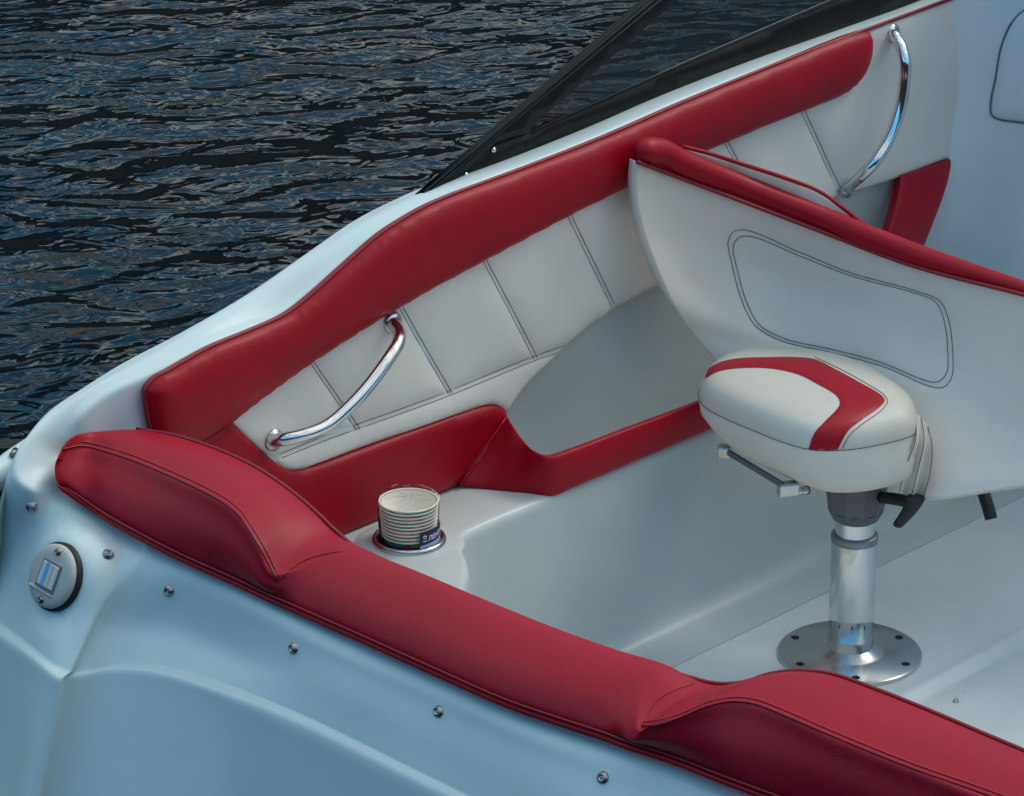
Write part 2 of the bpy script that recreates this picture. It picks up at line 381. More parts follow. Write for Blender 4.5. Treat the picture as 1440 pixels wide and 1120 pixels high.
# floor with a shallow moulded groove
xs = [-.20, -.1, 0, .1, .118, .124, .130, .138, .146, .152, .20, .4, .8, 2.2]; zs = [0, 0, 0, 0, 0, .002, -.001, -.006, -.008, -.005, -.004, -.004, -.004, -.004]
V = []; F = []
for j, y in enumerate((-.75, -.3, 0, .3, .7, 1.2)):
    for x, z in zip(xs, zs): V.append((x, y, z - .0005))
w = len(xs)
for j in range(5):
    for i in range(w - 1): F.append((j * w + i, j * w + i + 1, (j + 1) * w + i + 1, (j + 1) * w + i))
FLOOR = mat('floor_gelcoat', (.64, .665, .65), .45, var=.05, specks=.22, bump=[('n', 4, .15, .01), ('n', 500, .2, .001)])
floor = obj('cockpit_floor', V, F, FLOOR, boat)
T_floor = bvh(floor)
# inner hull skin behind the vinyl and the side pocket
skin = grid('inner_skin', [[V3(-.362, y, zt_), V3(-.362, y, .48), V3(-.364, y, .40), V3(-.367, y, .33), V3(-.367, y, .26), V3(-.366, y, .17)] for y, zt_ in ((-.90, .51), (-.75, .54), (-.6, .56), (-.3, .6), (.2, .62), (.55, .62), (.9, .62))], LINER, boat, nc=3, nr=4)
# console moulding at the forward end
cols = []
for x, y in ((-.372, .60), (-.350, .640), (-.335, .662), (-.30, .682), (-.22, .690), (-.1, .685), (.1, .67), (.5, .64), (2.2, .60)):
    cols.append([V3(x, y - .03 - (.02 if x > -.3 else 0), .0), V3(x, y - .02, .2), V3(x, y - .004, .38), V3(x, y, .5), V3(x + .003, y + .004, .62), V3(x + .014, y + .012, .72), V3(x + .03, y + .03, .82), V3(x + .05, y + .06, .95)])
console = grid('console_moulding', cols, CONS, boat, nc=5, nr=4)
T_con = bvh(console)
hatch = draped('hatch', [(1600, -60, 1), (1440, 16), (1424, 34), (1410, 66), (1402, 110), (1396, 146), (1397, 160), (1406, 166), (1440, 170), (1600, 190, 1)], T_con, CONS, boat, step=9, lift=.0015, H=.004, r=5)
tube('hatch_gap', on(T_con, [(1560, -40), (1445, 12), (1423, 32), (1408, 66), (1400, 110), (1393, 147), (1395, 162), (1405, 168), (1440, 173), (1560, 190)], 6, .001), .0014, LINE, hatch, 6, 1)  # dark tube drawn in place of the shaded gap round the hatch

# ---- upper side pad
placeS = lambda u, v_, h_: V3(XS + h_, u, v_)
pad_px = [(203, 560), (203, 546), (215, 531), (235, 520), (290, 489), (350, 464), (400, 441), (435, 414), (482, 372), (530, 330), (570, 304), (610, 283), (740, 234), (850, 191), (960, 143), (1090, 90), (1205, 45), (1217, 45), (1219, 56), (1217, 80), (1205, 108), (1182, 130), (1130, 152), (1060, 180), (985, 212), (897, 252), (800, 299), (680, 362), (560, 428), (440, 503), (370, 553), (322, 590, 1), (272, 622, 1), (217, 640, 1), (210, 605)]
def padx(vs, d): return np.zeros(len(vs))
pad = slab('side_pad', outline(pxYZ(pad_px), 4), placeS, RED, boat, H=.016, r=.045, back=.004, step=.006, base=.008)
T_pad = bvh(pad)
tube('piping', [placeS(q[0], q[1], .004) for q in pxYZ([(217, 640), (209, 605), (202, 565), (203, 545), (215, 530), (235, 519), (290, 488), (350, 463), (400, 440), (435, 413), (482, 371), (530, 329), (570, 303), (610, 282), (740, 233), (850, 190), (960, 142), (1090, 89), (1210, 43), (1340, -4), (1450, -44)])], .0028, REDP, pad, 8, 5)
# ---- pale vinyl side panel, quilted
pan_px = [(322, 591, 1), (318, 585, 1), (368, 546), (436, 496), (556, 421), (676, 354), (796, 291), (893, 244), (981, 204), (1056, 172), (1124, 144), (1172, 122), (1192, 100), (1204, 78), (1208, 47, 1), (1345, -6, 1), (1374, -17, 1), (1366, 20), (1355, 80), (1346, 140), (1340, 190), (1337, 222, 1), (1260, 250), (1185, 275), (1100, 310), (1000, 358), (930, 398), (900, 413), (860, 440), (820, 469), (790, 495), (745, 537), (712, 580, 1), (705, 573), (690, 569), (660, 576), (560, 611), (440, 654), (420, 659), (402, 658), (380, 643), (348, 616)]
seams = [[(436, 506), (470, 555), (503, 603)], [(561, 427), (595, 488), (633, 553)], [(679, 362), (716, 432), (753, 504)], [(799, 300), (832, 368), (867, 440)], [(1018, 195), (1045, 245), (1075, 310)], [(1127, 152), (1155, 213), (1184, 276)]]
hseam = [(372, 650), (440, 622), (500, 600), (565, 577), (630, 553), (690, 528), (752, 503), (795, 488), (812, 480), (826, 468), (840, 455)]
def yz(l): return np.array([[P(p[0], p[1], X=XS).y, P(p[0], p[1], X=XS).z] for p in l])
SEG = [yz(s) for s in seams] + [yz(hseam)]
def sdist(vs, lines):
    d = np.full(len(vs), 9.)
    for A_ in lines:
        for a, b_ in zip(A_[:-1], A_[1:]):
            ab = b_ - a; t_ = np.clip(((vs - a) @ ab) / (ab @ ab), 0, 1); d = np.minimum(d, np.linalg.norm(vs - (a + t_[:, None] * ab), axis=1))
    return d
def quilt(vs, d):
    s = sdist(vs, SEG); return -.0065 * np.exp(-(s / .013) ** 1.0) + .0015 * np.sin(vs[:, 0] * 23 + vs[:, 1] * 31)
panel = slab('side_panel', outline(pxYZ(pan_px), 4), placeS, GREY, boat, H=.004, r=.02, back=.012, step=.0045, extra=quilt, base=.001)
T_pan = bvh(panel)
pairs = []
for s in seams:
    for dx in (-2.6, 2.6): pairs.append(on(T_pan, [(x + dx, y - dx * .35) for x, y in s], 6, .0003))
pairs.append(on(T_pan, [(x, y - 2.6) for x, y in hseam], 3, .0003)); pairs.append(on(T_pan, [(x + 2, y + 3.6) for x, y in hseam[:-1]], 3, .0003))
tubes('stitching', [p for p in pairs if len(p) > 2], .00045, THREAD, panel, 5, 1)
# ---- lower red trim: aft section, bend out to the pocket lip, lip
low_px = [(322, 590, 1), (348, 617), (380, 645), (402, 660), (420, 661), (440, 656), (560, 612), (660, 577), (690, 570), (703, 573), (710, 580), (712, 588, 1), (646, 681, 1), (480, 752, 1), (420, 775, 1), (300, 700, 1), (272, 622, 1)]
low = slab('lower_trim', outline(pxYZ(low_px), 4), placeS, RED, boat, H=.006, r=.012, back=.01, step=.008, base=.002)
# bend + lip as a lofted strip: upper and lower edge
ups = [(P(712, 586, X=-.343)), P(722, 602, X=-.318), P(737, 623, X=-.29), P(752, 637, X=-.262), P(771, 644, X=-.240), P(800, 636, X=-.231), P(880, 606, X=-.230), P(985, 567, X=-.230), P(1120, 513, X=-.230), P(1400, 395, X=-.230)]
los = [P(646, 683, X=-.343), P(680, 688, X=-.318), P(712, 691, X=-.29), P(745, 695, X=-.262), P(775, 698, X=-.238), P(810, 684, X=-.230), P(885, 652, X=-.230), P(990, 607, X=-.230), P(1125, 552, X=-.230), P(1400, 437, X=-.230)]
cols = []
for a, b_ in zip(ups, los):
    k = .0 if a.x < -.3 else .006
    cols.append([b_ + V3(-.014, 0, 0), b_, b_.lerp(a, .12) + V3(.0035, -.002, 0), b_.lerp(a, .5) + V3(.005, -.003, 0), b_.lerp(a, .88) + V3(.003, -.002, .001), a + V3(0, 0, .001), a + V3(-.004, .003, .0005), a + V3(-.013, .008, -.003), a + V3(-.014, .009, -.02)])
lip = grid('pocket_lip', cols, RED, boat, nc=6, nr=3)
tube('crease', [P(712, 587, X=-.339), P(680, 633, X=-.339), P(647, 683, X=-.339)], .0022, RED, low, 6, 4)
# forward end of the lip rising to the panel
fw = [P(1266, 249, X=-.343), P(1262, 280, X=-.325), P(1250, 324, X=-.30), P(1238, 365, X=-.28)]
fe = [P(1337, 227, X=-.343), P(1331, 262, X=-.325), P(1301, 342, X=-.30), P(1280, 390, X=-.28)]
cols = []
for a, b_ in zip(fw, fe): cols.append([a + V3(-.02, .012, 0), a + V3(-.004, .002, 0), a + V3(0, 0, 0), a.lerp(b_, .08) + V3(.004, -.002, 0), a.lerp(b_, .5) + V3(.006, -.003, 0), a.lerp(b_, .93) + V3(.003, -.002, 0), b_, b_ + V3(-.01, .01, 0)])
top = [c_ + V3(-.012, 0, .001) for c_ in cols[0]]; cols = [top, [c_ + V3(-.003, 0, .002) for c_ in cols[0]]] + cols
fwd = grid('pocket_end_trim', cols, RED, boat, nc=4, nr=4)

# ---- transom bolster
K = [((80, 645, .508), (78, 651, .506), (77, 664, .495)), ((95, 627, .510), (84, 638, .508), (82, 682, .474)), ((112, 617, .512), (96, 631, .508), (95, 690, .466)), ((145, 609, .505), (125, 631, .502), (125, 711, .452)),
     ((190, 604, .506), (165, 641, .504), (160, 734, .446)), ((240, 612, .506), (210, 658, .505), (200, 756, .441)), ((300, 631, .504), (250, 676, .506), (240, 777, .436)),
     ((360, 659, .499), (292, 695, .506), (278, 795, .432)), ((410, 693, .491), (330, 720, .502), (310, 809, .429)), ((445, 723, .481), (360, 763, .482), (343, 824, .426)), ((470, 747, .470), (384, 808, .455), (372, 838, .423)),
     ((505, 775, .462), None, (415, 857, .421)), ((550, 796, .46), None, (460, 877, .42)), ((600, 816, .46), None, (512, 900, .42)), ((700, 858, .46), None, (614, 946, .42)), ((800, 898, .46), None, (714, 990, .42)), ((880, 926, .46), None, (795, 1018, .42)),
     ((950, 948, .46), None, (850, 1036, .42)), ((1005, 962, .46), (898, 1029, .450), (893, 1052, .42)), ((1045, 960, .468), (915, 1019, .462), (920, 1060, .421)),
     ((1080, 949, .485), (955, 1009, .477), (957, 1073, .422)), ((1120, 944, .499), (992, 994, .492), (1000, 1090, .423)), ((1165, 948, .503), (1035, 987, .499), (1050, 1109, .424)),
     ((1227, 969, .503), (1095, 1003, .502), (1110, 1131, .424)), ((1300, 998, .503), (1175, 1040, .502), (1190, 1161, .424)), ((1440, 1057, .503), (1320, 1098, .502), (1335, 1216, .424)), ((1620, 1128, .503), (1500, 1170, .502), (1510, 1280, .424)), ((2400, 1425, .503), (2280, 1467, .502), (2280, 1575, .424))]
cols = []; rA = []; rC = []; rD = []
for i, (a, c_, d_) in enumerate(K):
    A_ = P(a[0], a[1], Z=a[2]); D_ = P(d_[0], d_[1], Z=d_[2])
    if c_: C_ = P(c_[0], c_[1], Z=c_[2])
    else: C_ = A_.lerp(D_, .68) + V3(0, -.002, .024)
    e = 0 if i == 0 else .5 if i == 1 else 1
    if not c_:
        h_ = A_ - D_; cols.append([A_ + V3(0, .006, -.045), A_ + V3(0, .003, -.004)] + [A_ - h_ * (.5 - .5 * math.cos(w)) ** 1.0 + V3(0, -.004 * math.sin(w), .026 * math.sin(w) ** .9) for w in (.5, .95, 1.35, 1.7, 2.1, 2.5)] + [D_ + V3(0, -.001, .006), D_ + V3(0, .004, -.001), D_ + V3(0, .008, -.010)])
    else: cols.append([A_ + V3(0, .006, -.045) * e, A_ + V3(0, .003, -.004) * e, A_.lerp(C_, .18) + V3(0, .001, .005 * e), A_.lerp(C_, .55) + V3(0, 0, (.009 if c_ else .013) * e), C_ + V3(0, .006, .001) * e, C_,
                 C_.lerp(D_, .18) + V3(0, -.003 * e, .0), C_.lerp(D_, .55) + V3(0, -.008 * e, .003), D_ + V3(0, -.001, .006) * e, D_ + V3(0, .004, -.001) * e, D_ + V3(0, .008, -.010) * e])
    rA.append(A_); rC.append(C_); rD.append(D_)
bol = grid('transom_bolster', cols, BOLR, boat, nc=6, nr=4)
T_bol = bvh(bol)
tube('piping', [p + V3(0, .002, .0) for p in rA[4:]], .0022, REDP, bol, 8, 5)
tube('piping', [p + V3(0, -.003, .006) for p in rD[2:]], lambda t_: .0014 * min(1, .2 + t_ * 20), REDP, bol, 8, 5)
tube('piping', [p + V3(0, -.001, -.001) for p in rD[1:]], lambda t_: .0036 * min(1, .25 + t_ * 25), RED, bol, 8, 5)
seamL = [(88, 632), (112, 627), (140, 633), (187, 648), (233, 667), (283, 690), (317, 709), (337, 726), (351, 747), (369, 777), (390, 818)]
seamR = [(902, 1022), (930, 1018), (960, 1008), (993, 994), (1027, 987), (1060, 990), (1093, 1002), (1160, 1031), (1227, 1059), (1294, 1085), (1380, 1115), (1460, 1145)]
tubes('seam', [on(T_bol, seamL, 5, .0006), on(T_bol, seamR, 5, .0006)], .0012, REDP, bol, 6, 1)
tubes('stitching', [on(T_bol, [(x + 3, y - 6) for x, y in seamL[1:]], 5, .0006), on(T_bol, [(x + 3, y - 6) for x, y in seamR], 5, .0006)], .0007, REDTH, bol, 5, 1)
tubes('seam', [on(T_bol, [(390, 818), (400, 808), (414, 797), (434, 786), (480, 775)], 6, .0003), on(T_bol, [(899, 1030), (904, 1013), (924, 986), (945, 972), (975, 962)], 6, .0003)], .0008, REDP, bol, 5, 1)

# ---- screws along the transom cap
def screw_mesh(name, p, n, r, parent):
    o = lathe(name, [(0.0, .0042), (.16 * r, .0042), (.18 * r, .0028), (.42 * r, .0028), (.46 * r, .0046), (.66 * r, .0044), (.74 * r, .002), (.98 * r, .0016), (1.06 * r, -.001)], SCREW, parent, p, n, 20)
    return o
h_ = hit(T_hull, 84, 812); c0 = h_[0]; n0 = Vector((.0, -.90, .43)).normalized(); c0 = c0 + n0 * .004
for v_ in hull.data.vertices:            # moulded flat boss under the fitting
    q = v_.co - c0; dn = q.dot(n0); r_ = (q - n0 * dn).length
    if r_ < .066 and abs(dn) < .05:
        w_ = min(1, max(0, (.066 - r_) / .024)); w_ = w_ * w_ * (3 - 2 * w_); v_.co -= n0 * (dn + .002) * w_
T_hull = bvh(hull)
for x, y in ((45, 713), (152, 780), (238, 831), (413, 912), (617, 1001), (848, 1094)):
    h_ = hit(T_hull, x, y)
    if h_: screw_mesh('screw', h_[0], h_[1], .0066, boat)
h_ = hit(T_floor, 1344, 987)
screw_mesh('screw', h_[0], h_[1], .004, boat)
# ---- small light fitting on the corner pillar
ex = Vector((0, 0, 1)).cross(n0).normalized(); ey = n0.cross(ex)
ROT = R(-4); ex, ey = ex * math.cos(ROT) + ey * math.sin(ROT), ey * math.cos(ROT) - ex * math.sin(ROT)
lamp = lathe('courtesy_light', [(0, .0125), (.026, .0125), (.034, .0115), (.0368, .009), (.037, .005)], PLAST, boat, c0, n0, 48)
lathe('gasket', [(.0362, .0055), (.039, .005), (.0398, .003), (.0398, -.012)], RUB, lamp, c0, n0, 48)
def lf(u, v_, h_): return c0 + ex * u + ey * v_ + n0 * h_
def box_on(name, u0, u1, v0, v1, h0, h1, m_, parent, f=lf, tp=0):
    V = [f(u0, v0, h0), f(u1, v0, h0), f(u1, v1, h0), f(u0, v1, h0), f(u0 + tp, v0 + tp, h1), f(u1 - tp, v0 + tp, h1), f(u1 - tp, v1 - tp, h1), f(u0 + tp, v1 - tp, h1)]
    return obj(name, V, [(3, 2, 1, 0), (4, 5, 6, 7), (0, 1, 5, 4), (1, 2, 6, 5), (2, 3, 7, 6), (3, 0, 4, 7)], m_, parent, False)
box_on('lens_bezel', -.0165, .0165, -.0175, .0165, .0115, .0145, LINE, lamp, tp=.001)
box_on('lens', -.0140, .0140, -.0140, .0140, .0142, .0156, CLEAR, lamp, tp=.001)
BLUEL = mat('blue_filter', (.12, .42, .70), .35, coat=.1); YEL = mat('led_strip', (.55, .55, .30), .4)
box_on('blue_filter', -.0065, -.001, -.0138, .0138, .0157, .0161, BLUEL, lamp)
box_on('diode_strip', .0025, .0062, -.0135, .0135, .0157, .0161, YEL, lamp)
box_on('hood_ridge', -.026, .017, -.0215, -.0178, .012, .0155, PLAST, lamp, tp=.0015)
for v_ in (.029, -.029): screw_mesh('screw', lf(.001, v_, .0115), n0, .0045, lamp)
# ---- fitting on the outer rim and white rubbing strake below the gunwale corner
tube('rubbing_strake', [P(-90, 712, Z=.47), P(-40, 682, Z=.47), P(0, 664, Z=.47), P(18, 650, Z=.47), V3(-.452, -.97, .475), V3(-.455, -.8, .49), V3(-.46, -.5, .53), V3(-.465, .3, .58)], .015, GEL, boat, 12, 5)
o = tube('strake_screw', [P(17, 640, Z=.487), P(22, 633, Z=.487)], .0035, SCREW, boat, 10, 1)

# ---- grab handles
def handle(pts):
    path = []
    for x, y, X in pts: path.append(P(x, y, X=X))
    n = len(path)
    r = lambda t_: .0085 + .0035 * max(0, 1 - min(t_, 1 - t_) / .06)
    o = tube('grab_handle', path, r, STEEL, boat, 16, 8)
    for e in (path[0], path[-1]):
        lathe('mount_ring', [(.0085, .006), (.0135, .0035), (.0145, 0)], BRUSH, o, V3(XS + .004, e.y, e.z), (1, 0, 0), 24)
    return o
handle([(383, 618, -.348), (386, 619, -.335), (398, 618, -.315), (430, 611, -.30), (462, 597, -.295), (492, 571, -.292), (520, 540, -.292), (546, 505, -.295), (560, 482, -.305), (561, 467, -.322), (554, 457, -.338), (550, 453, -.348)])
handle([(1253, 47, -.348), (1258, 51, -.335), (1268, 68, -.315), (1273, 88, -.303), (1272, 118, -.30), (1264, 160, -.298), (1248, 200, -.298), (1228, 230, -.30), (1208, 250, -.315), (1195, 261, -.335), (1190, 265, -.348)])

# ---- windscreen
XW = -.392
ws = obj('windscreen', [P(700, 205, X=XW), P(1186, -2, X=XW), P(1500, -140, X=XW), P(1400, -420, X=XW), P(1180, -200, X=XW), P(925, 4, X=XW)], [(0, 1, 2, 3, 4, 5)], None, boat, False)
gm = bpy.data.materials.new('tinted_glass'); gm.use_nodes = True; t = gm.node_tree; t.nodes.clear()
o_ = t.nodes.new('ShaderNodeOutputMaterial'); mx = t.nodes.new('ShaderNodeMixShader'); tr = t.nodes.new('ShaderNodeBsdfTransparent'); gl = t.nodes.new('ShaderNodeBsdfGlossy'); fr = t.nodes.new('ShaderNodeFresnel')
tr.inputs[0].default_value = (.32, .34, .35, 1); gl.inputs[1].default_value = .02; gl.inputs[0].default_value = (1, 1, 1, 1); fr.inputs[0].default_value = 1.45
t.links.new(fr.outputs[0], mx.inputs[0]); t.links.new(tr.outputs[0], mx.inputs[1]); t.links.new(gl.outputs[0], mx.inputs[2]); t.links.new(mx.outputs[0], o_.inputs[0])
ws.data.materials.append(gm)
placeW = lambda u, v_, h_: V3(XW + h_, u, v_)
def frame_piece(name, pts, H, back, base=.0, m_=BLACK, X=XW):
    return slab(name, outline(pxYZ(pts, X), 4), placeW, m_, ws, H=H, r=.004, back=back, step=.02, base=base)
frame_piece('lower_rail', [(640, 252, 1), (660, 250, 1), (960, 130, 1), (1290, 2, 1), (1700, -160, 1), (1660, -200, 1), (1180, 0, 1), (960, 92, 1), (800, 163), (748, 187), (715, 196), (694, 201, 1)], 0, .006, .0)
frame_piece('corner_post', [(588, 275, 1), (600, 268, 1), (640, 252, 1), (693, 201, 1), (738, 184, 1), (762, 162, 1), (949, 0, 1), (1200, -210, 1), (1150, -210, 1), (907, 0, 1)], 0, .006, .004)
tubes('frame_bead', [[P(748, 185, X=XW + .001), P(960, 89, X=XW + .001), P(1182, -6, X=XW + .001), P(1400, -100, X=XW + .001)], [P(597, 270, X=XW + .0045), P(926, -6, X=XW + .0045), P(1050, -110, X=XW + .0045)], [P(605, 268, X=XW + .0045), P(936, -6, X=XW + .0045), P(1060, -110, X=XW + .0045)]], .0012, mat('bead_grey', (.03, .032, .036), .4), ws, 6, 1)  # beads in a paler grey than the frame
for x, y in ((655, 246), (694, 211)):
    p = P(x, y, X=XW + .002); lathe('rivet', [(0, .0035), (.0022, .003), (.0038, .0008), (.0042, -.001)], STEEL, ws, p, (1, 0, 0), 16)

# ---- cup holder in the ledge
ring_c = (P(522.5, 757, Z=.27) + P(628, 757, Z=.27)) / 2; rr = (P(522.5, 757, Z=.27) - P(628, 757, Z=.27)).length / 2
print('ring', ring_c, rr)
lc = V3(ring_c.x, ring_c.y, .264)
STL2 = mat('cup_holder_steel', (.5, .5, .5), .2, 1)
boss_ = lathe('cup_holder_boss', [(rr * .9, .0026), (rr * 1.25, .0024), (rr * 1.38, .0012), (rr * 1.48, -.0012)], LINER, boat, lc, None, 56)
lc = lc + V3(0, 0, .0018)
hold = lathe('cup_holder', [(rr * .80, -.055), (rr * .85, -.0), (rr * .86, .0055), (rr * .90, .0072), (rr * .96, .0068), (rr, .004), (rr * 1.0, 0)], STL2, boat, lc, None, 56)
lathe('cup_well', [(0, -.0), (rr * .84, -.0)], DARK, hold, lc + V3(0, 0, .0035), None, 40)  # flat black disc, painted shade for the depth of the well

# ================================================================== stack of paper cups
cx_, cy_ = lc.x - .001, lc.y + .001
RT = .0368; PITCHZ = .0049; NC = 10; ZTOP = P(573, 703, Y=cy_).z
PR = []
cup_cols = [[(.62, .42, .04), (.55, .06, .10), (.10, .32, .18)], [(.45, .05, .14), (.08, .28, .32), (.50, .06, .20)], [(.70, .35, .06), (.12, .30, .08), (.65, .30, .05)], [(.50, .05, .12), (.06, .28, .32), (.60, .12, .05)]]
def print_mat(i, big=False):
    m_ = bpy.data.materials.new('cup_print'); m_.use_nodes = True; t = m_.node_tree; b = t.nodes['Principled BSDF']; b.inputs['Roughness'].default_value = .5
    c = t.nodes.new('ShaderNodeTexCoord'); n = t.nodes.new('ShaderNodeTexNoise'); n.inputs['Scale'].default_value = 45 if not big else 50; n.inputs['Detail'].default_value = 0
    mp = t.nodes.new('ShaderNodeMapping'); mp.inputs['Location'].default_value = (i * 1.7, i * .9, i * 3.1); mp.inputs['Scale'].default_value = (1, 1, .2 if not big else 1)
    t.links.new(c.outputs['Object'], mp.inputs[0]); t.links.new(mp.outputs[0], n.inputs[0])
    r = t.nodes.new('ShaderNodeValToRGB'); r.color_ramp.interpolation = 'CONSTANT'; e = r.color_ramp.elements
    cc_ = cup_cols[i % 4] if not big else [(.02, .28, .33), (.62, .30, .04), (.02, .28, .33), (.45, .04, .08)]
    ps = [0, .42, .5, .6, .7][:len(cc_) + 1]
    while len(e) < len(cc_): e.new(.5)
    for q, p_, k in zip(e, ps, cc_): q.position = p_; q.color = (*k, 1)
    t.links.new(n.outputs[0], r.inputs[0]); t.links.new(r.outputs[0], b.inputs['Base Color']); return m_
ORD = ['topmost', 'second', 'third', 'fourth', 'fifth', 'sixth', 'seventh', 'eighth', 'ninth', 'bottom']
for i in range(NC):
    z = ZTOP - i * PITCHZ; last = i == NC - 1
    lab = {0: 'topmost white paper cup of the stack, its empty inside visible under clear film', 9: 'bottom paper cup of the stack, its orange and teal print showing'}.get(i, f'{ORD[i]} paper cup from the top of the stack, showing as white rim and coloured band')
    r_i = RT - .0004 * i
    cup = empty('paper_cup', lab, 'paper cup', 'paper cups nested in one stack in the cup holder'); cup.location = (cx_, cy_, z)
    hgt = .05 if not last else .045
    k = .16
    body = lathe('cup_wall', [(r_i - .0008 - hgt * k, -hgt), (r_i - .0012, -.0015)], print_mat(i, last), cup)
    if i == 0 or True:
        lathe('cup_inside', [(0, -hgt + .004), (r_i - .002 - hgt * k, -hgt + .004), (r_i - .002, -.001)], PAPER, cup)
    rim = []
    for q in range(9):
        w = math.pi * 2 * q / 8; rim.append((r_i - .0002 + .0013 * math.cos(w), 0.00132 * math.sin(w) - .0004))
    # rolled rim with the white collar below it
    lathe('rim', rim, PAPER, cup, seg=48)
# clear sleeve over the stack
fm = bpy.data.materials.new('clear_film'); fm.use_nodes = True; t = fm.node_tree; t.nodes.clear()
o_ = t.nodes.new('ShaderNodeOutputMaterial'); mx = t.nodes.new('ShaderNodeMixShader'); tr = t.nodes.new('ShaderNodeBsdfTransparent'); gl = t.nodes.new('ShaderNodeBsdfGlossy'); lw = t.nodes.new('ShaderNodeLayerWeight')
lw.inputs[0].default_value = .10; gl.inputs[1].default_value = .12; gl.inputs[0].default_value = (.95, .97, 1, 1); tr.inputs[0].default_value = (.95, .95, .95, 1)
t.links.new(lw.outputs['Fresnel'], mx.inputs[0]); t.links.new(tr.outputs[0], mx.inputs[1]); t.links.new(gl.outputs[0], mx.inputs[2]); t.links.new(mx.outputs[0], o_.inputs[0])
sl = empty('plastic_sleeve', 'crumpled clear plastic sleeve with a dark blue label wrapped round the cup stack', 'packaging'); sl.location = (cx_, cy_, 0)
V = []; F = []; seg = 72; rng = random.Random(3); ph = [rng.uniform(0, 6) for _ in range(8)]
prof = [(RT + .0006 - .0002, ZTOP - .062)] + [(RT + .0016, ZTOP - .062 + j * .0078) for j in range(1, 8)] + [(RT + .0020, ZTOP + .001), (RT + .0014, ZTOP + .004), (RT - .001, ZTOP + .0062), (RT - .006, ZTOP + .0066), (RT - .014, ZTOP + .0055), (RT - .024, ZTOP + .0055), (RT - .034, ZTOP + .005)]
for j, (r_, z_) in enumerate(prof):
    for k in range(seg):
        w = 2 * math.pi * k / seg; am = .0003 if j < 8 else .0008
        dd = am * (math.sin(5 * w + ph[0] + j) + math.sin(11 * w + ph[1] - j * 1.3) + .7 * math.sin(19 * w + ph[2] + j * 2.1))
        dz = (0 if j < 9 else .0007) * (math.sin(7 * w + ph[3] + j * .9) + math.sin(13 * w + ph[4] - j * 2) + (.9 if (k * 7 + j * 5) % 11 < 3 else 0))
        V.append((math.cos(w) * max(r_ + dd, .002), math.sin(w) * max(r_ + dd, .002), z_ + dz))
for j in range(len(prof) - 1):
    for k in range(seg): F.append((j * seg + k, j * seg + (k + 1) % seg, (j + 1) * seg + (k + 1) % seg, (j + 1) * seg + k))
obj('film', V, F, fm, sl, True)
# label, bent round the sleeve
NAVY = mat('navy_print', (.008, .014, .06), .6); PALEB = mat('pale_blue_print', (.40, .48, .68), .4, coat=.4); WHT = mat('white_print', (.8, .82, .85), .5)
camw = math.atan2(CAM.y - cy_, CAM.x - cx_)
def cyl(a, z_, r_): return (math.cos(camw + a) * r_, math.sin(camw + a) * r_, z_)
def cpatch(name, a0, a1, zf0, zf1, r_, m_, parent):
    V = []; n = 20
    for k in range(n + 1):
        a = a0 + (a1 - a0) * k / n; V += [cyl(a, zf0(k / n), r_), cyl(a, zf1(k / n), r_)]
    return obj(name, V, [(2 * k, 2 * k + 2, 2 * k + 3, 2 * k + 1) for k in range(n)], m_, parent)
Z1 = ZTOP - .028; rl = RT + .0024
A0, A1 = .35, 1.5
zb = lambda t_: ZTOP - .064; zm = lambda t_: ZTOP - .0465 + .002 * t_; zt = lambda t_: ZTOP - .0285 + .001 * t_
lbl = cpatch('label', A0, A1, lambda t_: zm(t_) , zt, rl, NAVY, sl)
cpatch('label_foot', A0, A1, zb, zm, rl, PALEB, lbl)
def text_on(s, size, a0, z0, slope, name, m_):
    cu = bpy.data.curves.new('txt', 'FONT'); cu.body = s; cu.size = size; cu.resolution_u = 4; cu.offset = .00015
    to = bpy.data.objects.new('txt', cu); COL.objects.link(to); bpy.context.view_layer.update()
    me = bpy.data.meshes.new_from_object(to.evaluated_get(bpy.context.evaluated_depsgraph_get())); bpy.data.objects.remove(to)
    bm = bmesh.new(); bm.from_mesh(me); bmesh.ops.subdivide_edges(bm, edges=bm.edges, cuts=1); bmesh.ops.triangulate(bm, faces=bm.faces)
    for v_ in bm.verts:
        x, y = v_.co.x, v_.co.y; a = a0 + x / rl; v_.co = cyl(a, z0 + y + x * slope, rl + .0004)
    bm.to_mesh(me); bm.free(); me.materials.append(m_)
    o = bpy.data.objects.new(name, me); COL.objects.link(o); o.parent = lbl; return o
text_on('ЛЕНТА', .0092, A0 + .30, ZTOP - .0420, .06, 'lettering', WHT)
ic = []; 
for k in range(17): w = 2 * math.pi * k / 16; ic.append(cyl(A0 + .17 + .0021 * math.cos(w) / rl, ZTOP - .0357 + .0019 * math.sin(w), rl + .0005))
sm_ = [cyl(A0 + .17 + .0026 * math.cos(w) / rl, ZTOP - .0400 + .0014 * math.sin(w), rl + .0005) for w in [math.pi + k * math.pi / 6 for k in range(7)]]
tubes('emblem', [ic, sm_], .00045, WHT, lbl, 5, 1)
for k in range(2): text_on(['ооо ооо', 'оооо'][k] if False else ['- --- --', '-- ---'][k], .003, A0 + .40, ZTOP - .0520 - .0035 * k, .06, 'fine_print', NAVY)

# ================================================================== swivel seat
seat = empty('swivel_seat', 'grey vinyl bucket seat with red trimmed backrest on a round metal pedestal', 'boat seat')
